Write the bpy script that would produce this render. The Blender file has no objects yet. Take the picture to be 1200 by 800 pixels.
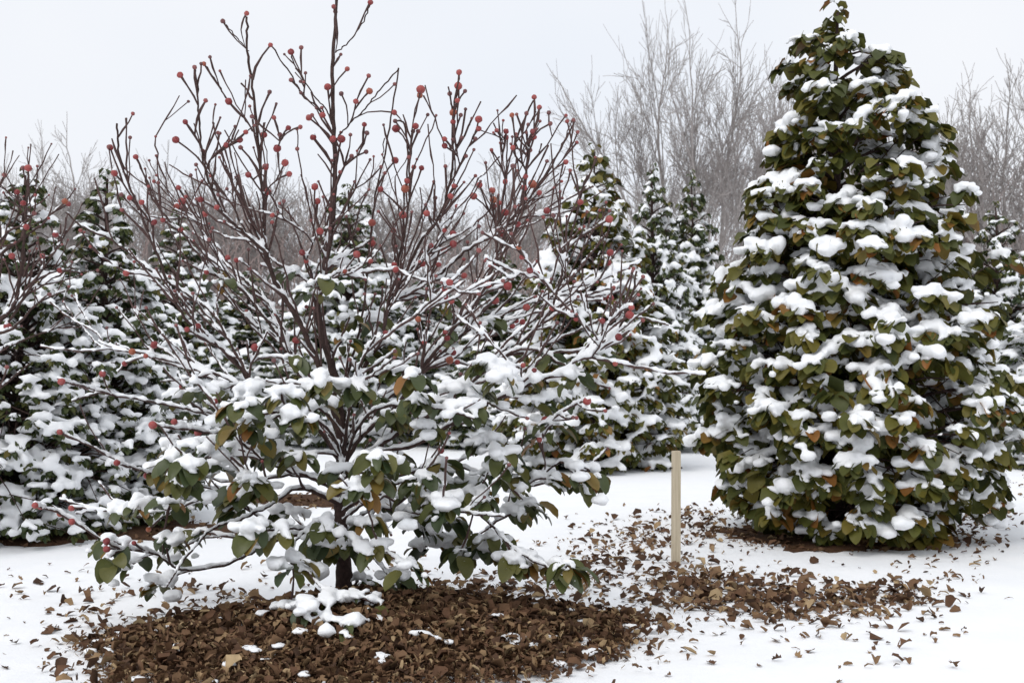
import bpy, math, random
import numpy as np
from mathutils import Vector, Matrix

# ------------------------------------------------------------------ camera, sky, sun, exposure
S = bpy.context.scene
COL = S.collection
R = math.radians
F = 1400.0                      # focal length in photo pixels (1200 x 800)
CAM_Z = 1.5
PITCH = math.atan(40 / F)
cam_d = bpy.data.cameras.new('camera')
cam = bpy.data.objects.new('camera', cam_d); COL.objects.link(cam)
cam_d.sensor_width = 36; cam_d.lens = 36 * F / 1200
cam_d.clip_start = .1; cam_d.clip_end = 2000
cam_d.dof.use_dof = True; cam_d.dof.focus_distance = 7.6; cam_d.dof.aperture_fstop = 4.5
cam.location = (0, 0, CAM_Z); cam.rotation_euler = (R(90) + PITCH, 0, 0)
S.camera = cam

W = bpy.data.worlds.new('World'); S.world = W; W.use_nodes = True
wt = W.node_tree; bg = wt.nodes['Background']
sky = wt.nodes.new('ShaderNodeTexSky'); sky.sky_type = 'NISHITA'; sky.sun_disc = False
SUN_EL, SUN_AZ = R(52), R(215)
sky.sun_elevation = SUN_EL; sky.sun_rotation = SUN_AZ
sky.dust_density = 6; sky.air_density = 1; sky.ozone_density = 1.5
hs = wt.nodes.new('ShaderNodeHueSaturation'); hs.inputs['Saturation'].default_value = .25
mx = wt.nodes.new('ShaderNodeMix'); mx.data_type = 'RGBA'; mx.inputs[0].default_value = .86
wt.links.new(sky.outputs[0], hs.inputs['Color']); wt.links.new(hs.outputs[0], mx.inputs[6])
# overcast cloud layer: an even white-grey with very soft cloud structure
tc = wt.nodes.new('ShaderNodeTexCoord'); nz = wt.nodes.new('ShaderNodeTexNoise')
nz.inputs['Scale'].default_value = 2.2; nz.inputs['Detail'].default_value = 3
cr = wt.nodes.new('ShaderNodeValToRGB')
cr.color_ramp.elements[0].position = .3; cr.color_ramp.elements[0].color = (.80, .845, .92, 1)
cr.color_ramp.elements[1].position = .7; cr.color_ramp.elements[1].color = (.90, .915, .95, 1)
mu = wt.nodes.new('ShaderNodeVectorMath'); mu.operation = 'SCALE'; mu.inputs['Scale'].default_value = 8.0
wt.links.new(tc.outputs['Generated'], nz.inputs['Vector']); wt.links.new(nz.outputs[0], cr.inputs[0])
wt.links.new(cr.outputs[0], mu.inputs[0]); wt.links.new(mu.outputs[0], mx.inputs[7])
wt.links.new(mx.outputs[2], bg.inputs[0]); bg.inputs[1].default_value = .132

sun_d = bpy.data.lights.new('sun', 'SUN'); sun_d.energy = 1.0; sun_d.angle = R(30); sun_d.color = (1, .97, .93)
sun = bpy.data.objects.new('sun', sun_d); COL.objects.link(sun)
sd = Vector((math.sin(SUN_AZ) * math.cos(SUN_EL), math.cos(SUN_AZ) * math.cos(SUN_EL), math.sin(SUN_EL)))
sun.rotation_euler = sd.to_track_quat('Z', 'Y').to_euler(); sun.location = sd * 60
S.view_settings.view_transform = 'Standard'; S.view_settings.look = 'None'
S.view_settings.exposure = 0.10; S.view_settings.gamma = 1.0; S.view_settings.use_curve_mapping = False
S.cycles.use_denoising = True
S.cycles.max_bounces = 8; S.cycles.diffuse_bounces = 6; S.cycles.glossy_bounces = 2
S.cycles.transmission_bounces = 2; S.cycles.transparent_max_bounces = 4

rng = np.random.default_rng(7)
random.seed(7)

# ------------------------------------------------------------------ helpers
def ray(u, v):
    a = (u - 600) / F; b = (400 - v) / F
    c, s = math.cos(PITCH), math.sin(PITCH)
    return np.array([a, c - b * s, s + b * c])
def at(u, v, y):                       # the point on pixel (u, v) at distance y
    d = ray(u, v); k = y / d[1]
    return np.array([d[0] * k, y, CAM_Z + d[2] * k])
def on_ground(u, v, z=0.0):
    d = ray(u, v); k = (z - CAM_Z) / d[2]
    return np.array([d[0] * k, d[1] * k, z])
def pix(p):                            # works on one point or an array of points
    c, s = math.cos(PITCH), math.sin(PITCH)
    p = np.asarray(p); z = p[..., 2] - CAM_Z
    dep = p[..., 1] * c + z * s; up = -p[..., 1] * s + z * c
    return 600 + F * p[..., 0] / dep, 400 - F * up / dep

class Acc:
    def __init__(s): s.v = []; s.q = []; s.t = []; s.n = 0
    def add(s, v, q=None, t=None):
        v = np.asarray(v, float).reshape(-1, 3)
        if q is not None and len(q): s.q.append(np.asarray(q, int).reshape(-1, 4) + s.n)
        if t is not None and len(t): s.t.append(np.asarray(t, int).reshape(-1, 3) + s.n)
        s.v.append(v); s.n += len(v)
    def mesh(s, name, smooth=True):
        me = bpy.data.meshes.new(name)
        if not s.v: return me
        v = np.concatenate(s.v)
        q = np.concatenate(s.q) if s.q else np.zeros((0, 4), int)
        t = np.concatenate(s.t) if s.t else np.zeros((0, 3), int)
        loops = np.concatenate([q.ravel(), t.ravel()])
        starts = np.concatenate([np.arange(len(q)) * 4, len(q) * 4 + np.arange(len(t)) * 3])
        me.vertices.add(len(v)); me.vertices.foreach_set('co', v.ravel().astype(np.float32))
        me.loops.add(len(loops)); me.loops.foreach_set('vertex_index', loops.astype(np.int32))
        me.polygons.add(len(starts)); me.polygons.foreach_set('loop_start', starts.astype(np.int32))
        me.polygons.foreach_set('use_smooth', np.full(len(starts), smooth))
        me.update(calc_edges=True); me.validate()
        return me
def link(name, me, mat=None, parent=None, loc=None):
    o = bpy.data.objects.new(name, me); COL.objects.link(o)
    if mat is not None and me is not None and not me.materials: me.materials.append(mat)
    if loc is not None: o.location = loc
    if parent is not None: o.parent = parent
    return o
def tag(o, label=None, cat=None, group=None, kind=None):
    if label: o['label'] = label
    if cat: o['category'] = cat
    if group: o['group'] = group
    if kind: o['kind'] = kind
    return o
def thing(name, label, cat, loc, group=None):
    o = bpy.data.objects.new(name, None); COL.objects.link(o); o.location = loc
    o.empty_display_size = .2
    return tag(o, label, cat, group)

def catmull(P, n=6):
    P = np.asarray(P, float); Q = np.vstack([2 * P[0] - P[1], P, 2 * P[-1] - P[-2]])
    out = []
    for i in range(1, len(Q) - 2):
        a, b, c, d = Q[i - 1:i + 3]
        for k in range(n):
            t = k / n
            out.append(.5 * (2 * b + (c - a) * t + (2 * a - 5 * b + 4 * c - d) * t * t + (3 * b - a - 3 * c + d) * t ** 3))
    out.append(P[-1]); return np.array(out)
def tube(acc, P, r, k=6, cap=True):
    P = np.asarray(P, float); n = len(P)
    r = np.broadcast_to(np.asarray(r, float), (n,))
    T = np.gradient(P, axis=0); T /= np.linalg.norm(T, axis=1)[:, None] + 1e-12
    ref = np.array([0, 0, 1.]) if abs(T[0][2]) < .9 else np.array([1., 0, 0])
    N = np.cross(T[0], ref); N /= np.linalg.norm(N)
    V = []
    ang = np.arange(k) * 2 * math.pi / k
    for i in range(n):
        N = N - T[i] * N.dot(T[i]); N /= np.linalg.norm(N) + 1e-12
        B = np.cross(T[i], N)
        V.append(P[i] + r[i] * (np.cos(ang)[:, None] * N + np.sin(ang)[:, None] * B))
    q = []
    for i in range(n - 1):
        for j in range(k):
            q.append((i * k + j, i * k + (j + 1) % k, (i + 1) * k + (j + 1) % k, (i + 1) * k + j))
    V = np.concatenate(V); t = []
    if cap:
        V = np.vstack([V, P[-1] + T[-1] * r[-1] * .6]); e = len(V) - 1
        t = [((n - 1) * k + j, (n - 1) * k + (j + 1) % k, e) for j in range(k)]
    acc.add(V, q, t)

def tubes(acc, P, r, k=3):
    """many thin tubes at once: P (n, m, 3), r (n, m)"""
    P = np.asarray(P, float); n, m, _ = P.shape; r = np.broadcast_to(r, (n, m))
    T = np.gradient(P, axis=1); T /= np.linalg.norm(T, axis=2)[..., None] + 1e-12
    N = np.cross(T, np.array([.31, .93, .17])); N /= np.linalg.norm(N, axis=2)[..., None] + 1e-9
    B = np.cross(T, N); a = np.arange(k) * 2 * math.pi / k
    V = P[:, :, None] + r[:, :, None, None] * (np.cos(a)[:, None] * N[:, :, None] + np.sin(a)[:, None] * B[:, :, None])
    i, j = np.meshgrid(np.arange(m - 1), np.arange(k), indexing='ij'); i = i.ravel(); j = j.ravel()
    q = np.stack([i * k + j, i * k + (j + 1) % k, (i + 1) * k + (j + 1) % k, (i + 1) * k + j], -1)
    acc.add(V.reshape(-1, 3), (q[None] + (np.arange(n) * m * k)[:, None, None]).reshape(-1, 4))

def ico():
    g = (1 + 5 ** .5) / 2
    v = np.array([(-1, g, 0), (1, g, 0), (-1, -g, 0), (1, -g, 0), (0, -1, g), (0, 1, g), (0, -1, -g), (0, 1, -g), (g, 0, -1), (g, 0, 1), (-g, 0, -1), (-g, 0, 1)]) / math.sqrt(1 + g * g)
    f = np.array([(0, 11, 5), (0, 5, 1), (0, 1, 7), (0, 7, 10), (0, 10, 11), (1, 5, 9), (5, 11, 4), (11, 10, 2), (10, 7, 6), (7, 1, 8), (3, 9, 4), (3, 4, 2), (3, 2, 6), (3, 6, 8), (3, 8, 9), (4, 9, 5), (2, 4, 11), (6, 2, 10), (8, 6, 7), (9, 8, 1)])
    return v, f
def ico2():
    v, f = ico(); v = list(map(tuple, v)); out = []; c = {}
    def mid(a, b):
        key = (min(a, b), max(a, b))
        if key not in c:
            m = (np.array(v[a]) + np.array(v[b])); m /= np.linalg.norm(m); v.append(tuple(m)); c[key] = len(v) - 1
        return c[key]
    for a, b, d in f:
        x, y, z = mid(a, b), mid(b, d), mid(d, a)
        out += [(a, x, z), (b, y, x), (d, z, y), (x, y, z)]
    return np.array(v), np.array(out)
ICO2 = ico2()

class Snow:
    """gathers soft lumps; grow() melts them into one continuous blanket"""
    def __init__(s): s.c = []; s.r = []
    def put(s, c, rx, rz=None): s.c.append(c); s.r.append((rx, rx, rz if rz else rx))
    def grow(s, voxel, smooth=2, seed=0, keep=.42):
        g = np.random.default_rng(seed)
        c = np.array(s.c); r = np.array(s.r); n = len(c)
        a = Acc(); big = r[:, 0] > voxel * 3.2
        for sel, (V, Fc) in ((np.where(big)[0], ICO2), (np.where(~big)[0], ico())):
            n = len(sel)
            if not n: continue
            rot = g.uniform(0, 6.283, n)
            base = V[None] * (1 + g.uniform(-.16, .16, (n, len(V), 1)))
            x = base[..., 0] * np.cos(rot)[:, None] - base[..., 1] * np.sin(rot)[:, None]
            y = base[..., 0] * np.sin(rot)[:, None] + base[..., 1] * np.cos(rot)[:, None]
            B = np.stack([x, y, base[..., 2]], -1) * r[sel][:, None, :] + c[sel][:, None, :]
            a.add(B.reshape(-1, 3), None, (Fc[None] + np.arange(n)[:, None, None] * len(V)).reshape(-1, 3))
        o = bpy.data.objects.new('tmp', a.mesh('tmp')); COL.objects.link(o)
        m = o.modifiers.new('r', 'REMESH'); m.mode = 'VOXEL'; m.voxel_size = voxel; m.use_smooth_shade = True
        if smooth:
            sm = o.modifiers.new('s', 'SMOOTH'); sm.factor = .5; sm.iterations = smooth
        dm = o.modifiers.new('d', 'DECIMATE'); dm.ratio = keep
        dg = bpy.context.evaluated_depsgraph_get(); dg.update()
        me = bpy.data.meshes.new_from_object(o.evaluated_get(dg))
        old = o.data; bpy.data.objects.remove(o); bpy.data.meshes.remove(old)
        nv = len(me.vertices); v = np.zeros(nv * 3, np.float32); me.vertices.foreach_get('co', v); v = v.reshape(-1, 3).astype(float)
        nn = np.zeros(nv * 3, np.float32); me.vertex_normals.foreach_get('vector', nn); nn = nn.reshape(-1, 3)
        h = np.zeros(nv)
        for wl, amp in ((7, .55), (4, .35), (2.6, .22)):
            for _ in range(4):
                d = g.normal(0, 1, 3); d /= np.linalg.norm(d); h += amp * np.sin((v @ d) * 6.283 / (wl * voxel) + g.uniform(0, 6.28)) / 2
        v += nn * (h * voxel * .7)[:, None]; me.vertices.foreach_set('co', v.ravel().astype(np.float32)); me.update()
        return me

def fbm(x, y, seed=0, octs=3):
    g = np.random.default_rng(seed); out = 0; amp = 1; f = 1
    for _ in range(octs):
        for _ in range(4):
            a = g.uniform(0, 6.283); p = g.uniform(0, 6.283)
            out = out + amp * np.sin(f * (x * math.cos(a) + y * math.sin(a)) * 2 + p) / 4
        amp *= .5; f *= 2.1
    return out

# ------------------------------------------------------------------ materials
def mat(name, rough=.6, spec=.3):
    m = bpy.data.materials.new(name); m.use_nodes = True
    b = m.node_tree.nodes['Principled BSDF']
    b.inputs['Roughness'].default_value = rough; b.inputs['Specular IOR Level'].default_value = spec
    return m, m.node_tree, b
def ramp(nt, stops):
    c = nt.nodes.new('ShaderNodeValToRGB'); e = c.color_ramp.elements
    while len(e) < len(stops): e.new(.5)
    for x, (p, col) in zip(e, stops): x.position = p; x.color = (*col, 1)
    return c
def noise(nt, scale, detail=3, coord='Object', rough=.5):
    t = nt.nodes.new('ShaderNodeTexCoord'); n = nt.nodes.new('ShaderNodeTexNoise')
    n.inputs['Scale'].default_value = scale; n.inputs['Detail'].default_value = detail
    n.inputs['Roughness'].default_value = rough
    nt.links.new(t.outputs[coord], n.inputs['Vector']); return n
def bump(nt, b, src, strength, dist=.01):
    bp = nt.nodes.new('ShaderNodeBump'); bp.inputs['Strength'].default_value = strength; bp.inputs['Distance'].default_value = dist
    nt.links.new(src, bp.inputs['Height']); nt.links.new(bp.outputs[0], b.inputs['Normal'])
def island_random(nt):
    g = nt.nodes.new('ShaderNodeNewGeometry'); o = nt.nodes.new('ShaderNodeObjectInfo')
    a = nt.nodes.new('ShaderNodeMath'); a.operation = 'ADD'
    f = nt.nodes.new('ShaderNodeMath'); f.operation = 'FRACT'
    nt.links.new(g.outputs['Random Per Island'], a.inputs[0]); nt.links.new(o.outputs['Random'], a.inputs[1])
    nt.links.new(a.outputs[0], f.inputs[0]); return f
def leaf_mat(name, stops, rough=.45, spec=.35, mottling=.25, transl=0):
    m, nt, b = mat(name, rough, spec)
    f = island_random(nt); c = ramp(nt, stops); nt.links.new(f.outputs[0], c.inputs[0])
    n = noise(nt, 22, 3)
    mr = nt.nodes.new('ShaderNodeMapRange'); mr.inputs[3].default_value = 1 - mottling; mr.inputs[4].default_value = 1 + mottling
    nt.links.new(n.outputs[0], mr.inputs[0])
    s = nt.nodes.new('ShaderNodeVectorMath'); s.operation = 'SCALE'
    nt.links.new(c.outputs[0], s.inputs[0]); nt.links.new(mr.outputs[0], s.inputs['Scale'])
    nt.links.new(s.outputs[0], b.inputs['Base Color'])
    n2 = noise(nt, 60, 2); bump(nt, b, n2.outputs[0], .3, .004)
    return m
def bark_mat(name, c1, c2, scale=18, rough=.85, bstr=.6):
    m, nt, b = mat(name, rough, .2)
    n = noise(nt, scale, 5, rough=.65); c = ramp(nt, [(.3, c1), (.7, c2)])
    nt.links.new(n.outputs[0], c.inputs[0]); nt.links.new(c.outputs[0], b.inputs['Base Color'])
    n2 = noise(nt, scale * 3, 4); bump(nt, b, n2.outputs[0], bstr, .012)
    return m
def snow_mat(name, bscale=24, bstr=.55, bdist=.02):
    m, nt, b = mat(name, .7, .25)
    n = noise(nt, 3, 3); c = ramp(nt, [(.3, (.88, .895, .915)), (.7, (.915, .922, .935))])
    nt.links.new(n.outputs[0], c.inputs[0]); nt.links.new(c.outputs[0], b.inputs['Base Color'])
    n2 = noise(nt, bscale, 8, rough=.72); bump(nt, b, n2.outputs[0], bstr, bdist)
    return m
M = {}
M['snow'] = snow_mat('snow_on_branches')
M['ground'] = snow_mat('snow_ground', 7, .4, .03)
M['bark'] = bark_mat('dark_bark', (.030, .019, .017), (.085, .052, .045), 30)
M['twig'] = bark_mat('reddish_twig', (.055, .032, .030), (.125, .078, .070), 40)
M['leaf'] = leaf_mat('green_leaf', [(0, (.034, .050, .020)), (.45, (.058, .070, .018)), (.82, (.095, .090, .018)), (.95, (.16, .10, .018)), (1, (.20, .085, .02))])
M['leaf_olive'] = leaf_mat('olive_leaf', [(0, (.042, .052, .014)), (.5, (.078, .080, .015)), (.86, (.120, .100, .018)), (.96, (.17, .092, .019)), (1, (.22, .085, .02))], .5, .22)
M['leaf_dark'] = leaf_mat('dark_evergreen_leaf', [(0, (.030, .045, .018)), (.6, (.056, .070, .022)), (.95, (.09, .092, .024)), (1, (.12, .095, .022))], .5, .25)
M['litter'] = leaf_mat('dry_leaf', [(0, (.052, .029, .018)), (.35, (.115, .060, .034)), (.68, (.17, .100, .056)), (.90, (.26, .17, .092)), (1, (.42, .31, .18))], .75, .15, .4)
M['mulch'] = bark_mat('dark_mulch', (.035, .018, .010), (.11, .055, .028), 30, .95, 1)
M['bare'] = bark_mat('grey_bare_bark', (.28, .25, .24), (.43, .40, .385), 6)
M['brush'] = bark_mat('brown_brush', (.27, .205, .19), (.40, .325, .305), 3)
def fruit_mat(name, stops):
    m, nt, b = mat(name, .5, .3)
    o = nt.nodes.new('ShaderNodeObjectInfo'); c = ramp(nt, stops); nt.links.new(o.outputs['Random'], c.inputs[0])
    n = noise(nt, 1.6, 4); r2 = ramp(nt, [(.42, (0, 0, 0)), (.75, (.45, .45, .45))]); nt.links.new(n.outputs[0], r2.inputs[0])
    x = nt.nodes.new('ShaderNodeMix'); x.data_type = 'RGBA'
    nt.links.new(r2.outputs[0], x.inputs[0]); nt.links.new(c.outputs[0], x.inputs[6]); x.inputs[7].default_value = (.30, .15, .15, 1)
    nt.links.new(x.outputs[2], b.inputs['Base Color']); return m
M['fruit'] = fruit_mat('red_fruit', [(0, (.17, .022, .024)), (.5, (.27, .045, .043)), (.88, (.33, .07, .062)), (1, (.30, .09, .04))])
M['bud'] = fruit_mat('brown_bud', [(0, (.11, .05, .05)), (.6, (.20, .075, .07)), (1, (.26, .06, .055))])
def wood_mat():
    m, nt, b = mat('pale_wood', .7, .2)
    t = nt.nodes.new('ShaderNodeTexCoord'); mp = nt.nodes.new('ShaderNodeMapping'); mp.inputs['Scale'].default_value = (60, 60, 3)
    n = nt.nodes.new('ShaderNodeTexNoise'); n.inputs['Scale'].default_value = 1; n.inputs['Detail'].default_value = 4
    nt.links.new(t.outputs['Object'], mp.inputs[0]); nt.links.new(mp.outputs[0], n.inputs['Vector'])
    c = ramp(nt, [(.3, (.44, .37, .26)), (.7, (.60, .52, .39))]); nt.links.new(n.outputs[0], c.inputs[0])
    nt.links.new(c.outputs[0], b.inputs['Base Color']); bump(nt, b, n.outputs[0], .3, .003); return m
M['wood'] = wood_mat()
m_, nt_, b_ = mat('rusty_nail', .5, .4); b_.inputs['Base Color'].default_value = (.05, .04, .035, 1); M['nail'] = m_

# ------------------------------------------------------------------ ground
MX, MY, MRX, MRY, MT = -.80, 6.72, 1.52, 1.12, .2       # the mulch mound: centre, half axes, tilt
def mound(x, y):
    ax, ay = x - MX, y - MY; c, s = math.cos(MT), math.sin(MT)
    dx = (ax * c + ay * s) / MRX; dy = (-ax * s + ay * c) / MRY
    a = np.arctan2(dy, dx)
    r = np.sqrt(dx * dx + dy * dy) / mwob(a)
    return np.clip(1 - r, 0, 1), r
def mwob(a): return 1 + .05 * np.sin(3 * a + 1) + .05 * np.sin(5 * a + .4) + .03 * np.sin(9 * a) + .02 * np.sin(17 * a)
def mpt(q, a):
    w = q * mwob(a); u, v = MRX * w * np.cos(a), MRY * w * np.sin(a); c, s = math.cos(MT), math.sin(MT)
    return MX + u * c - v * s, MY + u * s + v * c
def gz(x, y):
    x = np.asarray(x, float); y = np.asarray(y, float)
    m, r = mound(x, y)
    base = .022 * fbm(x * .8, y * .8, 3) + .008 * fbm(x * 4, y * 4, 4, 2)
    far = np.clip((y - 30) / 60, 0, 1)
    return base * (1 - far) + .23 * (m * m * (3 - 2 * m)) ** .7
def build_ground():
    xs = np.concatenate([-np.geomspace(400, 9, 40), np.arange(-8.5, 8.51, .115), np.geomspace(9, 400, 40)])
    ys = np.concatenate([np.linspace(-30, 4, 12), np.arange(4.3, 16, .115), np.geomspace(16.2, 900, 70)])
    X, Y = np.meshgrid(xs, ys); Z = gz(X, Y)
    v = np.stack([X, Y, Z], -1).reshape(-1, 3); nx = len(xs)
    i, j = np.meshgrid(np.arange(len(ys) - 1), np.arange(nx - 1), indexing='ij')
    a = (i * nx + j).ravel(); q = np.stack([a, a + 1, a + nx + 1, a + nx], -1)
    ac = Acc(); ac.add(v, q)
    return tag(link('ground', ac.mesh('ground'), M['ground']), kind='structure')
build_ground()

BEDS = []
def patch(name, cx, cy, rx, ry, seed, lift=.012, hump=.03):
    """a bed of bare dark mulch, uneven edge, following the ground"""
    BEDS.append((cx, cy, rx, ry))
    g = np.random.default_rng(seed); n = 110; rings = 7; ac = Acc()
    a = np.arange(n) * 2 * math.pi / n
    wob = 1 + .10 * np.sin(3 * a + g.uniform(0, 6)) + .07 * np.sin(7 * a + g.uniform(0, 6)) + .06 * np.sin(13 * a + g.uniform(0, 6)) + g.uniform(-.09, .09, n)
    V = [[cx, cy, gz(cx, cy) + lift + hump]]
    for k in range(1, rings + 1):
        s = k / rings
        x = cx + rx * s * wob * np.cos(a); y = cy + ry * s * wob * np.sin(a)
        z = gz(x, y) + (lift + hump * (1 - s)) - (.05 if k == rings else 0)
        V += list(np.stack([x, y, z], -1))
    t = [(0, 1 + j, 1 + (j + 1) % n) for j in range(n)]; q = []
    for k in range(rings - 1):
        for j in range(n):
            q.append((1 + k * n + j, 1 + (k + 1) * n + j, 1 + (k + 1) * n + (j + 1) % n, 1 + k * n + (j + 1) % n))
    ac.add(np.array(V), q, t)
    return tag(link(name, ac.mesh(name), M['mulch']), kind='structure')

# mound surface: the bed itself, just over the snow ground
def build_mound():
    n, rings = 110, 34; ac = Acc(); a = np.arange(n) * 2 * math.pi / n
    V = [[MX, MY, gz(MX, MY) + .012]]
    g = np.random.default_rng(2)
    for k in range(1, rings + 1):
        s = k / rings * .86
        x, y = mpt(s, a)
        z = gz(x, y) + .012 + g.uniform(-.008, .012, n) - (.04 if k == rings else 0)
        V += list(np.stack([x, y, z], -1))
    t = [(0, 1 + j, 1 + (j + 1) % n) for j in range(n)]; q = []
    for k in range(rings - 1):
        for j in range(n):
            q.append((1 + k * n + j, 1 + (k + 1) * n + j, 1 + (k + 1) * n + (j + 1) % n, 1 + k * n + (j + 1) % n))
    ac.add(np.array(V), q, t)
    return tag(link('mulch_mound', ac.mesh('mulch_mound'), M['mulch']), kind='structure')
MOUND = build_mound()
RT = on_ground(985, 628)                                   # foot of the big leafy tree on the right
patch('mulch_bed', RT[0] - .1, RT[1] - .15, 1.12, .92, 11)
patch('mulch_bed', *on_ground(60, 622)[:2], 2.2, .95, 12)
patch('mulch_bed', *on_ground(370, 585)[:2], .95, .75, 13)
patch('mulch_bed', *on_ground(1215, 545)[:2], 1.0, .5, 14)
patch('mulch_bed', *on_ground(700, 543)[:2], 1.3, 1.0, 15)
b0 = on_ground(560, 512); patch('mulch_bed', 2.0, b0[1] + .6, 11, 1.7, 16)

# ------------------------------------------------------------------ leaves
ST = np.array([0, .12, .3, .52, .74, .9, 1.0])
WD = np.array([.30, .80, 1.0, .98, .76, .42, .0])
def leaf_batch(P, az, L, Wd, p0, p1, fold=.28, roll=None, petiole=.0, jitter=0, g=rng, lobes=WD):
    """curved ovate blades; returns verts (n, 21, 3), quads and the centre lines"""
    n = len(P); k = len(ST)
    ds = np.diff(ST); pit = p0[:, None] + (p1 - p0)[:, None] * (ST[None, :-1] + ds / 2) ** .8
    hor = np.stack([np.cos(az), np.sin(az), np.zeros(n)], -1)
    step = (np.cos(pit)[..., None] * hor[:, None] + np.sin(pit)[..., None] * np.array([0, 0, 1.])) * (ds[None, :, None] * L[:, None, None])
    C = np.concatenate([np.zeros((n, 1, 3)), np.cumsum(step, 1)], 1) + P[:, None]
    pitn = p0[:, None] + (p1 - p0)[:, None] * ST[None] ** .8
    side = np.stack([-np.sin(az), np.cos(az), np.zeros(n)], -1)[:, None].repeat(k, 1)
    nor = -np.sin(pitn)[..., None] * hor[:, None] + np.cos(pitn)[..., None] * np.array([0, 0, 1.])
    if roll is not None:
        c, s = np.cos(roll)[:, None, None], np.sin(roll)[:, None, None]
        side, nor = side * c + nor * s, nor * c - side * s
    w = Wd[:, None] * lobes[None] * .5
    if jitter: wl = w * g.uniform(1 - jitter, 1 + jitter, w.shape); wr = w * g.uniform(1 - jitter, 1 + jitter, w.shape)
    else: wl = wr = w
    fo = g.uniform(.4, 1.6, (n, 1, 1)) * fold
    wave = g.uniform(-.12, .12, (n, k, 1))
    Lf = C + side * wl[..., None] * np.cos(fo) + nor * wl[..., None] * (np.sin(fo) + wave)
    Rt = C - side * wr[..., None] * np.cos(fo) + nor * wr[..., None] * (np.sin(fo) - wave)
    V = np.stack([Lf, C, Rt], 2).reshape(n, k * 3, 3)
    return V, C, nor
LOBED = np.array([.10, .62, .40, 1.0, .48, .62, .0])
LQ = np.array([(3 * i + j, 3 * i + j + 1, 3 * i + j + 4, 3 * i + j + 3) for i in range(len(ST) - 2) for j in (0, 1)])
_i = len(ST) - 2
LT = np.array([(3 * _i, 3 * _i + 1, 3 * _i + 4), (3 * _i + 1, 3 * _i + 2, 3 * _i + 4)])
def leaves_to_acc(acc, V):
    n, k, _ = V.shape; off = (np.arange(n) * k)[:, None, None]
    acc.add(V.reshape(-1, 3), (LQ[None] + off).reshape(-1, 4), (LT[None] + off).reshape(-1, 3))
LOW = [3 * i + j for i in (0, 1, 3, 5, 6) for j in (0, 1, 2)]        # fewer stations, for leaves seen small
LQ2 = np.array([(3 * i + j, 3 * i + j + 1, 3 * i + j + 4, 3 * i + j + 3) for i in range(3) for j in (0, 1)]); LT2 = np.array([(9, 10, 13), (10, 11, 13)])
def leaves_low(acc, V):
    V = V[:, LOW]; n = len(V); off = (np.arange(n) * 15)[:, None, None]
    acc.add(V.reshape(-1, 3), (LQ2[None] + off).reshape(-1, 4), (LT2[None] + off).reshape(-1, 3))
def leaf_mesh(name, V):
    a = Acc(); a.add(V, LQ, LT); return a.mesh(name)

def spray(c, n, L, g, out=None, snow=None, cap=0.0, droop=(-.9, -1.45), start=(.25, -.35), W_=.62, fing=.55):
    """a rosette of n drooping leaves at c (and its snow); returns leaf vertices"""
    if out is None: az = g.uniform(0, 2 * math.pi, n)
    else: az = out + g.normal(0, 1.15, n)
    Ls = L * g.uniform(.62, 1.25, n)
    P = c + np.stack([np.cos(az), np.sin(az), np.zeros(n)], -1) * (L * g.uniform(.05, .45, n))[:, None] + np.stack([np.zeros(n), np.zeros(n), g.uniform(-.35, .12, n) * L], -1)
    p0 = g.uniform(start[1], start[0], n); p1 = g.uniform(droop[1], droop[0], n)
    V, C, nor = leaf_batch(P, az, Ls, Ls * W_ * g.uniform(.85, 1.15, n), p0, p1, roll=g.normal(0, .45, n), g=g)
    if snow is not None and cap > 0:
        m = g.integers(5, 10); ml = g.uniform(0, math.pi); lx, ly = math.cos(ml), math.sin(ml)
        for _ in range(m):
            e = g.normal(0, 1, 2) * (.58, .36); o = np.array([e[0] * lx - e[1] * ly, e[0] * ly + e[1] * lx, 0]) * cap
            rx = cap * g.uniform(.22, .47); dr = math.hypot(o[0], o[1]) / cap
            snow.put(c + o + (0, 0, cap * (.30 - .38 * dr * dr + g.normal(0, .06))), rx, rx * g.uniform(.50, .80))
        for i in range(n):
            if g.random() < fing:
                e = g.integers(2, 5)
                for j in range(1, e):
                    if nor[i, j, 2] < .40: break
                    rr = cap * g.uniform(.13, .26) * (1 - .08 * j)
                    snow.put(C[i, j] + nor[i, j] * rr * .55 + (0, 0, rr * .25) + g.normal(0, .35, 3) * rr * (1, 1, .3), rr * 1.1, rr * .5)
                    if g.random() < .6: snow.put(V[i, 3 * j + (0 if g.random() < .5 else 2)] * .6 + C[i, j] * .4 + nor[i, j] * rr * .3, rr * .9, rr * .42)
    return V

def split_leaves(root, Vs, mat_, name, keep=300, stuff='foliage'):
    """the leaves that show largest become parts of their own, the rest one mass"""
    V = np.concatenate(Vs)
    dist = V[:, :, 1].mean(1); order = np.argsort(dist)
    base = np.array(root.location)
    for i in order[:keep]:
        c = V[i, 0]; link(name, leaf_mesh(name, V[i] - c), mat_, root, Vector(c - base))
    if len(V) > keep:
        a = Acc(); (leaves_low if len(V) > 3000 else leaves_to_acc)(a, V[order[keep:]] - base); tag(link(stuff, a.mesh(stuff), mat_, root), kind='stuff')

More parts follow.
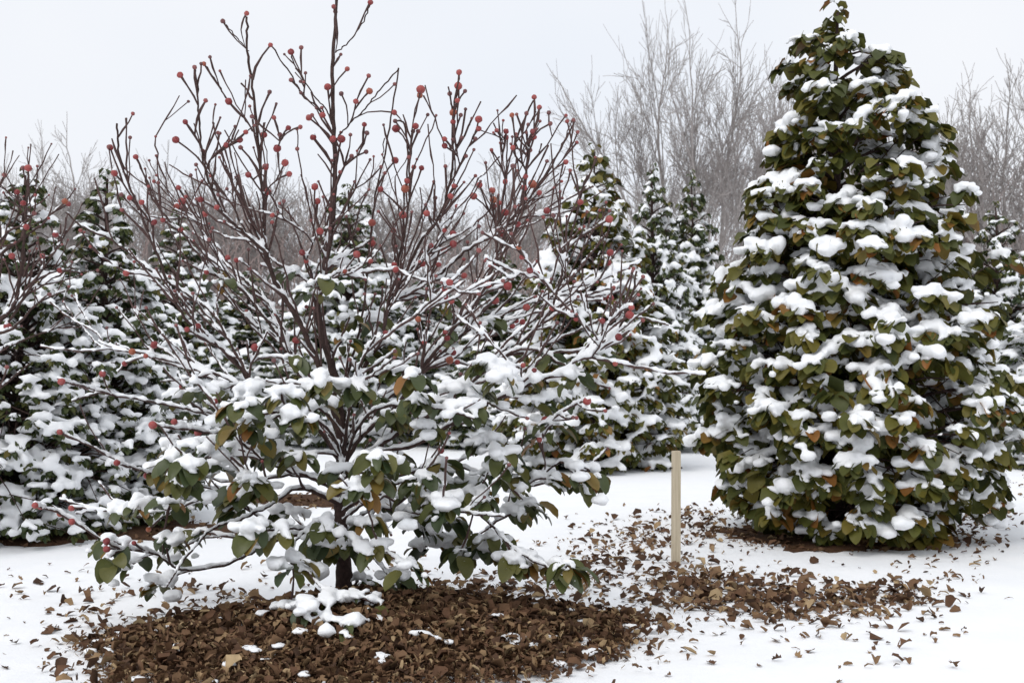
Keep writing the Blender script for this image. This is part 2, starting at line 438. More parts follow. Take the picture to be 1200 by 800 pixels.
# ------------------------------------------------------------------ fruit trees (traced limbs, grown twigs)
def fruit_mesh():
    V, Fc = ICO2; v = V.copy()
    v2, f2 = [], []
    g = np.random.default_rng(5)
    v = v * (1 + g.uniform(-.05, .05, (len(v), 1))); v[:, 2] *= .92
    a = Acc(); a.add(v, None, Fc)
    for k in range(5):                                   # dried calyx at the lower tip
        t = k * 2 * math.pi / 5; d = np.array([math.cos(t), math.sin(t), 0]); s = np.array([-math.sin(t), math.cos(t), 0])
        a.add([d * .05 + s * .12 + (0, 0, .86), d * .05 - s * .12 + (0, 0, .86), d * .34 + (0, 0, 1.06)], None, [(0, 1, 2)])
    me = a.mesh('fruit'); me.materials.append(M['fruit']); return me
FRUIT = fruit_mesh(); BUD = FRUIT.copy(); BUD.materials.clear(); BUD.materials.append(M['bud'])

class FruitTree:
    def __init__(s, name, label, cat, foot, seed, snowline):
        s.g = np.random.default_rng(seed); s.root = thing(name, label, cat, foot); s.foot = np.array(foot, float)
        s.N = np.zeros((60000, 8)); s.k = 0; s.lines = []; s.snow = Snow(); s.twigs = Acc(); s.leaves = []; s.snowline = snowline; s.hull = None
    def limb(s, pts, r0, r1, name='branch', k=9, ex=.6):
        P = catmull([at(*p) for p in pts], 7); n = len(P)
        P[1:-1] += s.g.normal(0, .003, (n - 2, 3))
        r = np.linspace(0, 1, n); r = r0 + (r1 - r0) * r ** ex
        rr = r * s.g.uniform(.9, 1.13, n)
        a = Acc(); tube(a, P - s.foot, rr, k); link(name, a.mesh(name), M['bark'], s.root)
        s._reg(P, r)
    def _reg(s, P, r):
        T = np.gradient(P, axis=0); T /= np.linalg.norm(T, axis=1)[:, None] + 1e-9
        n = len(P); s.N[s.k:s.k + n, :3] = P; s.N[s.k:s.k + n, 3:6] = T; s.N[s.k:s.k + n, 6] = r; s.N[s.k:s.k + n, 7] = np.linspace(0, 1, n); s.k += n
        s.lines.append((P, r))
    def twig(s, tip, r1=.006, up=.25, minl=.22, drop=1.5):
        N = s.N[:s.k]; d = tip - N[:, :3]; L = np.linalg.norm(d, axis=1) + 1e-6
        cs = (d * N[:, 3:6]).sum(1) / L
        cost = L * (1 + 1.6 * np.maximum(0, .75 - cs) + 2.5 * np.maximum(0, cs - .92)) + np.maximum(0, minl - L) * 3.5 + np.where(N[:, 7] > .85, .12, 0) + np.maximum(0, N[:, 2] - tip[2] + .02) * drop
        i = int(np.argmin(cost)); a = N[i, :3]; t = N[i, 3:6]; L = L[i]
        ctl = a + t * L * .16 + d[i] * .32 + (0, 0, up * L * .12) + s.g.normal(0, .025 * L, 3)
        m = max(4, int(L / .05)); x = np.linspace(0, 1, m)[:, None]
        P = (1 - x) ** 2 * a + 2 * x * (1 - x) * ctl + x ** 2 * tip
        P[1:-1] += s.g.normal(0, .003, (m - 2, 3))
        r0 = min(N[i, 6] * .8, r1 + .010 * L + .001)
        r = np.linspace(r0, r1, m)
        knob = np.where(s.g.random(m) < .3, s.g.uniform(1.2, 1.7, m), 1)
        tube(s.twigs, P - s.foot, r * knob, 5)
        s._reg(P, r); return P
    def side_twigs(s, count, length, vmin=-99, vmax=999, ang=(.3, .75)):
        pv = pix(s.N[:s.k, :3])[1]; base = s.N[:s.k][(pv > vmin) & (pv < vmax) & (s.N[:s.k, 6] < .03)]
        for _ in range(count):
            n = base[s.g.integers(len(base))]; t = n[3:6]
            ax = s.g.normal(0, 1, 3); ax -= t * ax.dot(t); ax /= np.linalg.norm(ax)
            d = t * .8 + ax * s.g.uniform(*ang) + (0, 0, .12); d /= np.linalg.norm(d)
            L = s.g.uniform(*length); P0 = n[:3]; m = max(4, int(L / .05))
            x = np.linspace(0, 1, m)[:, None]
            P = P0 + d * L * x + np.array([0, 0, 1.]) * (.15 * L) * x ** 2
            P[1:] += s.g.normal(0, .004, (m - 1, 3))
            tu, tv = pix(P[-1])
            if s.hull is not None and tv < np.interp(tu, *s.hull): continue
            r = np.linspace(min(.008, n[6] * .8), .0042, m)
            knob = np.where(s.g.random(m) < .3, s.g.uniform(1.2, 1.8, m), 1)
            tube(s.twigs, P - s.foot, r * knob, 5); s._reg(P, r)
            if s.g.random() < .6: s.ball(P[-1], .0105 * s.g.uniform(.8, 1.3), True)
    def near_depth(s, u, v, spread):
        U, V_ = pix(s.N[:s.k, :3]); d = (U - u) ** 2 + (V_ - v) ** 2
        return s.N[int(np.argmin(d)), 1] + s.g.normal(0, spread)
    def ball(s, p, r, bud):
        o = link('bud' if bud else 'fruit', BUD if bud else FRUIT, None, s.root, Vector(p - s.foot))
        sc = r * s.g.uniform(.92, 1.1); o.scale = (sc, sc, sc)
        o.rotation_euler = (s.g.uniform(-.9, .9), s.g.uniform(-.9, .9), s.g.uniform(0, 6.28))
        v = pix(p)[1]
        if s.g.random() < (.5 if v > s.snowline + 60 else .25 if v > s.snowline - 60 else .05):
            s.snow.put(p + (s.g.normal(0, .1) * r, s.g.normal(0, .1) * r, r * .75), r * .85, r * .55)
    def fruits(s, lst, spread=.22):
        lst = sorted(lst, key=lambda f: -f[1])
        for u, v, r in lst:
            y = s.near_depth(u, v, .02) - abs(s.g.normal(0, spread if r > 3.2 else spread * .6)); p = at(u, v, y)
            s.twig(p, .0058); s.ball(p, r * y / F * .96, r < 3.2)
    def branch_snow(s, amount=1.0, thick=1.0):
        g = s.g
        for P, r in s.lines:
            L = np.linalg.norm(np.diff(P, axis=0), axis=1); cum = np.concatenate([[0], np.cumsum(L)])
            n = max(2, int(cum[-1] / .013)); x = np.linspace(0, cum[-1], n)
            Q = np.stack([np.interp(x, cum, P[:, k]) for k in range(3)], -1); q = np.interp(x, cum, r)
            T = np.gradient(Q, axis=0); T /= np.linalg.norm(T, axis=1)[:, None] + 1e-9
            up = np.array([0, 0, 1.]) - T * T[:, 2:3]; ch = np.linalg.norm(up, axis=1); up /= ch[:, None] + 1e-6
            ph = g.uniform(0, 6.28, 3); fr = g.uniform(8, 30, 3)
            nz_ = (np.sin(x * fr[0] + ph[0]) + np.sin(x * fr[1] + ph[1]) + np.sin(x * fr[2] * 2 + ph[2])) / 3
            vv = np.clip((pix(Q)[1] - s.snowline) / 90, .0, 1) * amount
            for i in range(n):
                k = vv[i]
                lvl = ch[i] ** .8 * 1.35 + nz_[i] * .45 - .55 + (k - 1) * .9
                if lvl < 0: continue
                h = (.0075 + .55 * min(q[i], .022)) * thick * (.65 + .6 * min(lvl, 1)) * (.45 + .55 * ch[i])
                s.snow.put(Q[i] + up[i] * (q[i] * .75 + h * .35) + (0, 0, h * .2), h * 1.05, h)
    def finish(s, voxel, seed):
        tag(link('twigs', s.twigs.mesh('twigs'), M['twig'], s.root), kind='stuff')
        if s.leaves: split_leaves(s.root, s.leaves, M['leaf'], 'leaf', 300)
        me = s.snow.grow(voxel, 2, seed)
        v = np.zeros(len(me.vertices) * 3, np.float32); me.vertices.foreach_get('co', v)
        v = v.reshape(-1, 3) - s.foot; me.vertices.foreach_set('co', v.ravel().astype(np.float32)); me.materials.clear()
        tag(link('snow', me, M['snow'], s.root), kind='stuff')

D = 7.6
fz = at(404, 708, D); fz[2] = float(gz(fz[0], fz[1])) - .03
T1 = FruitTree('fruit_tree', 'leafy snow-laden tree with small red fruits on a brown leaf mound in front', 'tree', fz, 21, 212)
T1.hull = ((40, 90, 130, 205, 245, 290, 390, 434, 470, 540, 630, 678, 752, 800), (330, 230, 140, 85, 62, 16, -40, 0, 78, 82, 112, 140, 300, 420))
def dl(pts, d0, d1):
    n = len(pts); return [(u, v, D + d0 + (d1 - d0) * (i / (n - 1))) for i, (u, v) in enumerate(pts)]
T1.limb(dl([(404, 716), (403, 690), (402, 650), (399, 610), (399, 570), (401, 530), (399, 490), (392, 440), (376, 385), (372, 350), (380, 315), (389, 270), (393, 200), (390, 130), (391, 60), (394, 0), (395, -25)], 0, .15), .088, .008, 'trunk', 12, .31)
LIMBS = [
 ([(400, 520), (390, 475), (372, 425), (348, 372), (322, 330), (312, 295), (308, 270), (309, 240), (303, 180), (297, 110), (290, 60), (289, 20)], 0, -.35, .046, .007),
 ([(312, 297), (285, 272), (263, 252), (251, 228), (238, 190), (234, 150), (232, 115), (229, 82)], -.2, -.55, .024, .006),
 ([(310, 285), (290, 275), (276, 247), (258, 222), (249, 214)], -.2, .1, .014, .006),
 ([(398, 540), (375, 505), (330, 472), (292, 445), (270, 416), (225, 382), (202, 345), (185, 300), (167, 257), (150, 212), (139, 175), (137, 145)], 0, -.7, .042, .006),
 ([(292, 445), (270, 402), (247, 365), (212, 340), (175, 316), (132, 282), (100, 268), (77, 249)], -.3, -.2, .022, .006),
 ([(396, 505), (375, 470), (342, 427), (320, 385), (270, 325), (215, 275), (183, 240), (171, 212), (160, 185)], .1, .55, .036, .006),
 ([(350, 440), (330, 380), (300, 340), (265, 310), (240, 275), (214, 237)], .2, .9, .022, .006),
 ([(399, 560), (404, 510), (412, 470), (430, 425), (447, 395), (455, 357), (466, 310), (476, 262), (480, 210), (475, 150), (463, 140)], 0, .35, .045, .006),
 ([(454, 362), (470, 330), (492, 285), (516, 250), (529, 205), (531, 160), (534, 120), (538, 88)], .18, -.25, .032, .006),
 ([(458, 355), (485, 340), (512, 325), (545, 295), (582, 270), (612, 245), (640, 205), (662, 165), (673, 143)], .18, .5, .030, .006),
 ([(402, 545), (425, 510), (460, 480), (500, 425), (540, 375), (567, 340), (592, 295), (612, 250), (616, 200), (602, 174), (625, 118)], -.05, -.6, .038, .006),
 ([(402, 560), (440, 525), (500, 488), (547, 452), (607, 405), (640, 370), (655, 337), (664, 300), (678, 240), (688, 205)], -.05, -.45, .040, .006),
 ([(405, 560), (430, 534), (487, 521), (540, 490), (575, 470), (655, 436), (680, 418), (722, 388), (738, 355), (746, 318)], -.1, -.8, .040, .006),
 ([(410, 500), (450, 470), (500, 430), (550, 386), (600, 362), (640, 350), (700, 325), (752, 306)], .1, .7, .030, .006),
 ([(545, 387), (560, 350), (577, 312), (585, 270), (592, 215), (595, 160)], .3, .8, .020, .006),
 ([(396, 575), (365, 560), (322, 545), (285, 520), (255, 492), (218, 479), (150, 466), (115, 461), (85, 470)], 0, -.5, .032, .005),
 ([(398, 590), (352, 572), (320, 590), (288, 606), (250, 620), (220, 650), (195, 688)], 0, -1.0, .030, .005),
 ([(398, 625), (345, 620), (300, 622), (278, 634)], 0, -.7, .024, .006),
 ([(397, 630), (345, 627), (300, 645), (262, 662), (213, 667), (180, 648), (133, 640), (92, 613), (60, 593)], 0, -.6, .028, .005),
 ([(390, 560), (330, 558), (260, 575), (180, 605), (120, 598), (70, 585)], .1, .7, .026, .005),
 ([(402, 600), (440, 575), (490, 565), (540, 585), (580, 620), (605, 645), (640, 664), (662, 672)], 0, -1.0, .030, .005),
 ([(404, 585), (460, 560), (530, 545), (600, 570), (630, 560), (660, 540), (690, 550)], 0, -.5, .028, .005),
 ([(402, 610), (430, 590), (470, 600), (510, 590), (545, 600), (590, 605)], 0, -1.15, .024, .005),
 ([(400, 620), (385, 610), (370, 612), (350, 630), (335, 650)], -.03, -.9, .022, .005),
 ([(401, 640), (420, 640), (440, 655), (465, 690)], -.05, -.7, .016, .005),
 ([(402, 560), (395, 520), (370, 490), (340, 480), (310, 485)], -.05, -1.2, .028, .006),
 ([(404, 550), (415, 510), (440, 480), (480, 475), (520, 480), (555, 490)], -.05, -1.15, .028, .006),
 ([(402, 530), (408, 490), (412, 455), (425, 420), (440, 395)], -.05, -1.05, .028, .006),
 ([(400, 530), (420, 490), (470, 450), (560, 400), (620, 380), (660, 330)], .1, 1.2, .030, .006),
 ([(399, 540), (370, 500), (300, 460), (230, 430), (170, 415), (120, 408)], .1, 1.1, .030, .006),
 ([(400, 480), (410, 430), (425, 370), (432, 300), (440, 230), (455, 160), (467, 80)], .1, .6, .024, .006),
 ([(391, 170), (405, 150), (425, 130), (445, 105), (467, 81)], .13, .0, .012, .005),
 ([(388, 155), (375, 130), (355, 112), (342, 90), (318, 54)], .13, -.1, .011, .005),
 ([(391, 150), (383, 130), (368, 112), (345, 75), (341, 62)], .13, .3, .010, .005),
 ([(393, 62), (408, 50), (424, 28), (434, 5)], .14, .1, .009, .005),
 ([(302, 160), (290, 145), (268, 120), (255, 98), (240, 77)], -.28, -.1, .011, .005),
 ([(292, 60), (282, 50), (270, 35), (261, 26)], -.34, -.4, .007, .004),
]
for q, (pts, d0, d1, r0, r1) in enumerate(LIMBS): T1.limb(dl(pts, d0, d1), r0 * (.68 if q == 0 else .47), r1 * .9, ex=.42)
FR = [(289,16,3.6),(261,25,3),(211,88,4.2),(228,79,3),(239,75,3.3),(268,119,4.6),(246,67,2.4),(317,53,3.4),(341,61,4.6),(353,56,3),(341,94,3),(384,102,4.6),(407,81,3.6),(434,3,3.5),(432,89,3),(433,107,4),(417,119,3.6),(400,110,3),(316,108,3),(321,138,3),(288,155,3.5),(281,164,4.2),(309,158,4.8),(282,173,3),(265,170,3.5),(325,174,5),(328,158,3),(338,150,3.5),(352,149,3),(362,138,4),(378,135,4.2),(367,161,4),(390,163,4.6),(400,163,5),(334,191,5),(311,196,4),(217,143,3.5),(206,164,5),(241,118,3),(427,146,3.5),(430,156,3),(462,132,4),(463,142,3),(464,151,5),(463,188,4.6),(429,178,3),(412,183,3),(391,8,3),(393,14,3),
 (129,173,4.2),(134,203,4.6),(159,184,3.6),(152,232,3.5),(209,220,3.6),(213,236,5),(207,242,4.2),(235,234,4),(240,251,4.2),(254,243,3.6),(166,237,3.6),(180,260,4.8),(191,258,3.6),(212,269,3.6),(148,320,4.6),(242,319,3.6),(267,302,4),(277,305,3.3),(339,204,4),(291,205,4),(314,225,4.6),(369,219,5),(372,236,4),(375,271,5),(354,296,4),(359,306,3.3),(319,252,3.3),(143,246,3),
 (493,105,5.8),(492,112,4),(487,148,4),(484,154,3),(490,154,3),(538,85,4.2),(537,101,5),(536,118,3.6),(545,107,3),(527,110,3),(531,132,4.6),(531,143,3.6),(540,135,3),(521,163,3.6),(521,171,4),(561,140,4.8),(561,151,3.6),(557,163,3),(541,162,3),(546,183,3),(582,153,3),(576,176,2.5),(485,196,3.5),(494,197,3.5),(477,212,4),(475,221,5.8),(451,203,2.5),(446,222,4),(500,250,4.6),(472,252,5),(510,232,3),(532,218,3.6),(528,230,4),(562,217,4),(555,230,4.6),(577,223,4),(578,234,4.6),(579,242,4),(585,238,3.3),(592,249,4.6),(593,154,4),(593,161,3.5),(600,135,3.5),(601,173,3.5),(617,133,3),(626,114,3.3),(632,126,3.3),(624,154,3.5),(626,161,3.5),(620,165,3),(621,176,3),(624,216,5.6),(614,220,4),(592,213,3.3),(616,207,3.3),(641,247,4.6),(632,226,3.6),(663,190,3.6),(645,145,3),(672,141,3),(677,155,2.5),(676,167,2.5),(641,189,2.5),(607,263,4),(522,195,2.5),
 (436,261,4.6),(436,285,4.6),(418,298,4.6),(434,306,3.5),(404,318,3.3),(461,270,4),(464,316,4.2),(462,310,3.5),(495,309,4),(531,274,4),(531,286,4.6),(520,293,4.6),(521,270,3.3),(505,288,3.3),(514,310,3.3),(578,310,5.6),(589,274,4.6),(612,301,4),(608,290,3.3),(544,323,4),(527,331,4.6),(521,338,4),(559,330,4),(565,333,5),(572,333,5),(522,348,3.5),(529,353,4),(595,335,5.6),(580,352,5),(621,317,4),(629,322,5),(617,360,5),(612,377,4.6),(605,376,3.3),(600,382,4),(490,374,4),(452,390,4),(522,389,3.5),(524,396,4),(497,401,3.5),(531,413,4),(527,422,5),(536,424,4),(647,361,4.2),(675,374,3.3),
 (706,376,3.5),(706,350,4.6),(715,349,4.6),(718,338,3.6),(740,360,4.2),(738,369,5.6),(725,395,4.8),(713,308,4),(688,470,5.6),(721,426,3.6),(626,434,3.5),(639,492,4.5),(613,428,3.3),(632,515,4),(714,257,4.8),(680,237,4),(715,296,4.6),(517,528,4.2),
 (72,447,5),(120,438,4.6),(155,412,4.6),(146,426,3.6),(171,417,3.6),(181,404,4.6),(219,386,4),(232,382,4),(299,407,5),(347,399,4.6),(213,453,4),(251,470,5),(179,498,5),(204,494,4.2),(232,507,4.6),(236,537,4.6),(70,506,4),(137,542,4),(172,557,4),(48,593,4.2),(41,592,4.2),(70,602,4),(84,595,4),(84,611,4),(125,634,4.6),(125,643,4.6),(174,620,3.5),(172,600,3.3),(157,636,3.3)]
T1.fruits(FR)
# leaf sprays: (u, v, leaves)
CL = [(215,462,5),(232,450,4),(262,455,5),(290,468,5),(305,478,7),(330,462,6),(350,488,8),(380,448,7),(395,468,8),(418,452,7),(368,475,7),(437,470,8),(462,488,8),(488,468,8),(515,470,8),(545,480,7),(560,462,6),(500,500,8),(300,492,7),(335,500,8),(250,312,4),(262,330,3),(345,318,4),(366,345,5),(410,372,5),(436,372,5),(452,402,6),(380,330,4),(515,350,4),(520,385,4),(572,378,5),(596,405,4),(540,455,5),(636,412,3),(648,497,5),(703,415,5),(397,310,3),(470,430,5),(430,415,6),(400,400,5),(340,420,4),(620,470,4),(670,440,3),(590,440,4),
 (190,548,6),(214,556,7),(240,548,6),(262,545,6),(290,560,7),(310,570,6),(215,535,6),(165,594,6),(148,598,5),(200,590,5),(238,622,4),(197,632,4),(130,652,4),(156,660,4),(190,684,4),(206,648,4),(282,592,6),(338,598,6),(318,530,7),(350,535,7),(375,630,7),(390,642,7),(412,632,7),(382,612,6),(362,650,6),(432,610,6),(450,590,8),(440,642,6),(462,678,4),(420,680,5),(480,580,8),(495,560,8),(512,582,8),(530,610,7),(545,565,7),(560,580,7),(575,550,7),(600,552,6),(602,600,6),(620,592,5),(640,560,5),(675,552,3),(680,566,3),(540,645,6),(560,640,6),(580,645,6),(602,655,7),(625,660,7),(650,664,7),(665,662,6),(482,600,7),(490,615,7),(520,590,7),(532,640,5),(440,550,7),(462,535,7),(400,550,6),(420,570,6),(300,620,3),(345,660,3),(475,660,4),(500,640,4),(510,545,7),(250,520,5),(280,500,6),(575,520,5)]
gC = np.random.default_rng(31)
cl = []
for u, v, n in CL:
    e = math.sqrt(max(.05, 1 - ((u - 400) / 330) ** 2))
    y = D + (gC.uniform(-1.15, .25) * e if v > 425 else gC.uniform(-.8, .6) * e)
    if abs(u - 400) > 230: y = T1.near_depth(u, v, .15)
    cl.append((at(u, v, y), n, v))
cl.sort(key=lambda c: np.linalg.norm(c[0] - np.array([fz[0], D, 1.1])))
for c, n, v in list(cl):
    if 430 < v < 655 and gC.random() < .62 and not (v > 575 and abs(pix(c)[0] - 400) < 75): cl.append((c + gC.normal(0, 1, 3) * (.14, .16, .06) + (0, 0, .05), n, v))
for c, n, v in cl:
    P = T1.twig(c, .006, .5, .15, .3); d = P[-1] - P[-2]
    cap = gC.uniform(.088, .140) * (1 if v > 420 else .75)
    if gC.random() < .12: cap *= .5
    T1.leaves.append(spray(c, int(n * 1.35) + 1, .135 if v > 530 else .128, gC, math.atan2(d[1], d[0]) if abs(d[0]) + abs(d[1]) > .01 else None, T1.snow, cap, fing=.8))
T1.side_twigs(170, (.3, .62), 240, 470, (.25, .55))
T1.side_twigs(300, (.12, .42), 150, 600)
T1.side_twigs(110, (.10, .28), 110, 330)
T1.side_twigs(30, (.05, .14), 20, 200)
# low snow-loaded sprouts round the foot of the trunk
def ground_at(u, v):
    z = 0.0
    for _ in range(30): p = on_ground(u, v, z); z += .5 * (float(gz(p[0], p[1])) - z)
    return p
for u, v, y in [(372, 712, 7.25), (395, 722, 7.1), (420, 716, 7.2), (438, 722, 7.15), (385, 738, 6.95), (405, 745, 6.9), (360, 735, 7.0), (340, 720, 7.2)]:
    c = ground_at(u, v); c[2] += gC.uniform(.03, .10)
    P = T1.twig(c, .005, .1, .1, .0); T1.leaves.append(spray(c, 3, .10, gC, None, T1.snow, gC.uniform(.085, .13), fing=.9))
T1.branch_snow(1.0, 1.18)
T1.finish(.0108, 5)

# second fruit tree, most of it outside the frame on the left
f2 = on_ground(-150, 655); f2[2] = float(gz(f2[0], f2[1])) - .03
T2 = FruitTree('fruit_tree', 'bare fruit tree reaching in from the left edge, mostly out of view', 'tree', f2, 22, 200)
D = float(f2[1])
T2.limb(dl([(-150, 660), (-148, 560), (-140, 480), (-120, 380), (-110, 250), (-112, 120)], 0, .1), .075, .01, 'trunk', 10)
for pts, d0, d1, r0 in [
 ([(-146, 540), (-80, 470), (-20, 395), (14, 360), (24, 320), (29, 270), (32, 225), (33, 200)], 0, -.3, .036), ([(-20, 395), (15, 385), (45, 355), (80, 340)], -.1, -.4, .016),
 ([(8, 368), (30, 348), (50, 327), (74, 305)], -.15, .1, .014), ([(-60, 330), (-20, 310), (30, 277), (55, 256), (76, 238)], 0, .2, .020), ([(-80, 470), (-20, 420), (25, 400), (85, 378)], 0, .3, .022),
 ([(-146, 560), (-70, 520), (0, 455), (35, 426)], 0, -.4, .024), ([(-118, 380), (-60, 330), (-25, 300), (2, 280), (22, 250), (20, 226)], 0, -.2, .024), ([(-144, 520), (-80, 440), (-10, 350), (2, 290), (-8, 210)], 0, .5, .024),
 ([(-60, 455), (0, 390), (40, 330), (68, 290), (78, 270)], 0, -.5, .018)]:
    T2.limb(dl(pts, d0, d1), r0, .005)
T2.fruits([(33,197,4.8),(27,197,3),(20,225,4),(27,238,4),(76,236,4.2),(80,239,3.5),(31,266,4),(9,383,5),(70,317,4),(65,275,4),(5,205,3),(14,300,4),(50,300,3),(8,430,3),(58,345,3),(40,250,3)])
T2.side_twigs(90, (.12, .4), 150, 560)
T2.branch_snow(1.0, 1.0)
T2.finish(.015, 6)
D = 7.6

# ------------------------------------------------------------------ leafy cone-shaped evergreens
def cone_tree(root, H, prof, limbs, leaf, per, cap, voxel, seed, mat_, keep=0, trunk_r=.09, z0=.06, fing=.8, bare=.05, wfac=.622, spread=.30, dense=1.0, lo=.78, zj=.15, drp=(-.7, -1.45), stuffname='foliage'):
    """prof(t, az) = crown radius in metres at height fraction t"""
    g = np.random.default_rng(seed); sn = Snow(); Vs = []; br = Acc(); sub = []
    base = np.array(root.location)
    zt = np.linspace(0, H * .985, 12); P = np.stack([g.normal(0, .012, 12), g.normal(0, .012, 12), zt - .03], -1)
    a = Acc(); tube(a, P, np.linspace(trunk_r, .012, 12), 8); link('trunk', a.mesh('trunk'), M['bark'], root)
    ts = np.linspace(z0, .96, 400); w = np.array([max(prof(t, 0) + prof(t, math.pi), .05) ** 1.15 + .28 for t in ts]); cw = np.cumsum(w) / w.sum()
    for i in range(limbs):
        t = float(np.interp((i + g.random()) / limbs, cw, ts)); az = i * 2.399963 + g.normal(0, .35)
        L = prof(t, az) * g.uniform(lo, 1.12)
        if L < .05: L = .05
        zc = t * H; d = np.array([math.cos(az), math.sin(az), 0]); sd_ = np.array([-d[1], d[0], 0])
        rise = g.uniform(.05, .28)
        zs = max(zc - .35 * L, .12)
        x = np.linspace(0, 1, 6)[:, None]
        LP = np.array([0, 0, zs]) + d * L * x + np.array([0, 0, 1.]) * ((zc - zs) * (x * (1.7 - .7 * x)) + rise * L * .3 * np.sin(x * 3.1))
        tubes(br, LP[None], np.linspace(.012 + .012 * L, .004, 6)[None], 4)
        nC = max(1, int(round(dense * (1.0 + 5.2 * L / (leaf / .2) * .9))))
        for j in range(nC):
            s = 1.0 if j == 0 else 1 - .68 * g.random() ** 1.35
            lat = g.normal(0, spread) * L * (.35 + .65 * s) * (0 if j == 0 else 1)
            k = s * 5; ii = min(int(k), 4); c = LP[ii] + (LP[ii + 1] - LP[ii]) * (k - ii) + sd_ * lat + (0, 0, g.normal(0, zj) * L - abs(lat) * .15)
            lim = prof(min(max(c[2] / H, 0), 1), math.atan2(c[1], c[0])) * 1.14 + .06
            rr = math.hypot(c[0], c[1])
            if rr > lim: c[:2] *= lim / rr
            c[2] = max(c[2], .10 + g.uniform(0, .06))
            if rr > .15:
                sub.append([LP[max(ii - 1, 0)], (LP[max(ii - 1, 0)] + c) / 2 + (0, 0, .03), c])
            out = math.atan2(c[1], c[0]) if rr > .08 else None
            cp = cap * g.uniform(.65, 1.2) * (0.50 + .50 * min(1, L / .7)) * (0.25 if g.random() < bare else 1) * (0 if rr < .42 * lim else 1)
            Vs.append(spray(base + c, per, leaf, g, out, None, 0, W_=wfac) if cp == 0 else _spray_local(base, c, per, leaf, g, out, sn, cp, wfac, fing, drp))
    if sub: tubes(br, np.array(sub), np.array([[.008, .006, .004]]), 3)
    # leader tuft
    for k in range(4):
        c = np.array([g.normal(0, .03), g.normal(0, .03), H * (.95 + .017 * k)])
        Vs.append(_spray_local(base, c, max(3, per // 2), leaf * .8, g, None, sn, cap * .3, wfac, fing, drp))
    tag(link('branches', br.mesh('branches'), M['bark'], root), kind='stuff')
    if keep: split_leaves(root, Vs, mat_, 'leaf', keep, stuffname)
    else:
        a = Acc(); leaves_low(a, np.concatenate(Vs) - base); tag(link(stuffname, a.mesh(stuffname), mat_, root), kind='stuff')
    me = sn.grow(voxel, 2, seed, .34); me.materials.clear()
    tag(link('snow', me, M['snow'], root), kind='stuff')
def _spray_local(base, c, per, leaf, g, out, sn, cap, wfac, fing, drp):
    return spray(c, per + int(g.integers(-2, 3)), leaf, g, out, sn, cap, W_=wfac, fing=fing, droop=drp) + base

# the big leafy tree on the right
RT[2] = float(gz(RT[0], RT[1])) - .02
HR = float(at(978, 2, RT[1])[2] - RT[2])
pxm = RT[1] / F
SIL = [(2, 10, 10), (20, 34, 40), (60, 62, 74), (85, 76, 96), (110, 80, 98), (150, 88, 120), (180, 90, 115), (200, 112, 150), (225, 132, 158), (260, 142, 160), (300, 145, 168), (350, 150, 188), (400, 160, 198), (450, 172, 210), (500, 170, 214), (540, 164, 208), (575, 158, 185), (605, 148, 120), (628, 112, 78)]
tt = np.array([(628 - v) / 626 for v, _, _ in SIL])[::-1]; lw = np.array([l for _, l, _ in SIL])[::-1] * pxm; rw = np.array([r for _, _, r in SIL])[::-1] * pxm
def prof_r(t, az):
    l, r = np.interp(t, tt, lw), np.interp(t, tt, rw); c = math.cos(az)
    q = (l + r) / 2 + (r - l) / 2 * c
    return q - min(.20, q * .3)
TR = thing('broadleaf_evergreen', 'large cone-shaped tree with olive leaves and thick snow clumps right of the stake', 'tree', RT)
cone_tree(TR, HR, prof_r, 190, .165, 10, .175, .0175, 41, M['leaf_olive'], keep=300, trunk_r=.11, fing=.85, bare=.08, wfac=.78, lo=.68, dense=1.0, drp=(-.7, -1.5))

# smaller-leaved evergreens: three shapes, copied as individuals
def prof_c(Rm, p=1.0, belly=.16):
    def f(t, az): 
        b = np.interp(t, [0, belly, 1], [.80, 1, .0])
        return Rm * (b ** p) * (1 + .10 * math.sin(3 * az + 5 * t) + .07 * math.sin(5 * az - 9 * t)) + .03
    return f
PROTO = {}
def evergreen(kind, label, u, vtop, y, half_px, rot=0.0, group='snowy evergreens behind'):
    """kind picks the shape; height and width follow from where it stands"""
    b = np.array([float(at(u, 500, y)[0]), y, 0.0]); b[2] = float(gz(b[0], b[1])) - .02
    H = float(at(u, vtop, y)[2]) - b[2]; Rm = half_px * y / F
    root = thing('snowy_evergreen', label, 'tree', b, group)
    if kind not in PROTO:
        H0, R0, limbs, leaf, per, cap, vox, seed, p, dn = SHAPES[kind]
        cone_tree(root, H0, prof_c(R0, p), limbs, leaf, per, cap, vox, seed, M['leaf_dark'] if kind != 'olive' else M['leaf_olive'], trunk_r=.08, fing=.5, bare=.06, wfac=.6, spread=.34, dense=dn, z0=.035)
        PROTO[kind] = (root, H0, R0)
    else:
        src = PROTO[kind][0]
        for ch in src.children:
            c = ch.copy(); COL.objects.link(c); c.parent = root
    _, H0, R0 = PROTO[kind]
    root.scale = (Rm / R0, Rm / R0, H / H0); root.rotation_euler = (0, 0, rot)
    return root
SHAPES = {'full': (3.6, 1.15, 200, .088, 12, .134, .023, 51, .85, .70),
          'slim': (3.6, .95, 185, .088, 12, .130, .023, 52, .95, .70),
          'olive': (5.3, 1.35, 210, .16, 9, .192, .039, 53, .80, .85),
          'far': (5.4, 1.30, 220, .155, 9, .195, .040, 54, .95, .85)}
evergreen('full', 'snowy dark evergreen at the left edge with a rounded bushy top', 26, 196, 11.5, 132, .3)
evergreen('slim', 'pointed snowy evergreen left of the fruit tree with a thin bare leader', 122, 200, 12.4, 112, 1.0)
evergreen('slim', 'narrow snowy evergreen behind the left branches of the fruit tree', 207, 246, 22, 82, .5)
evergreen('far', 'low snowy evergreen behind the fruit tree, left of its trunk', 290, 318, 27, 90, 2.1)
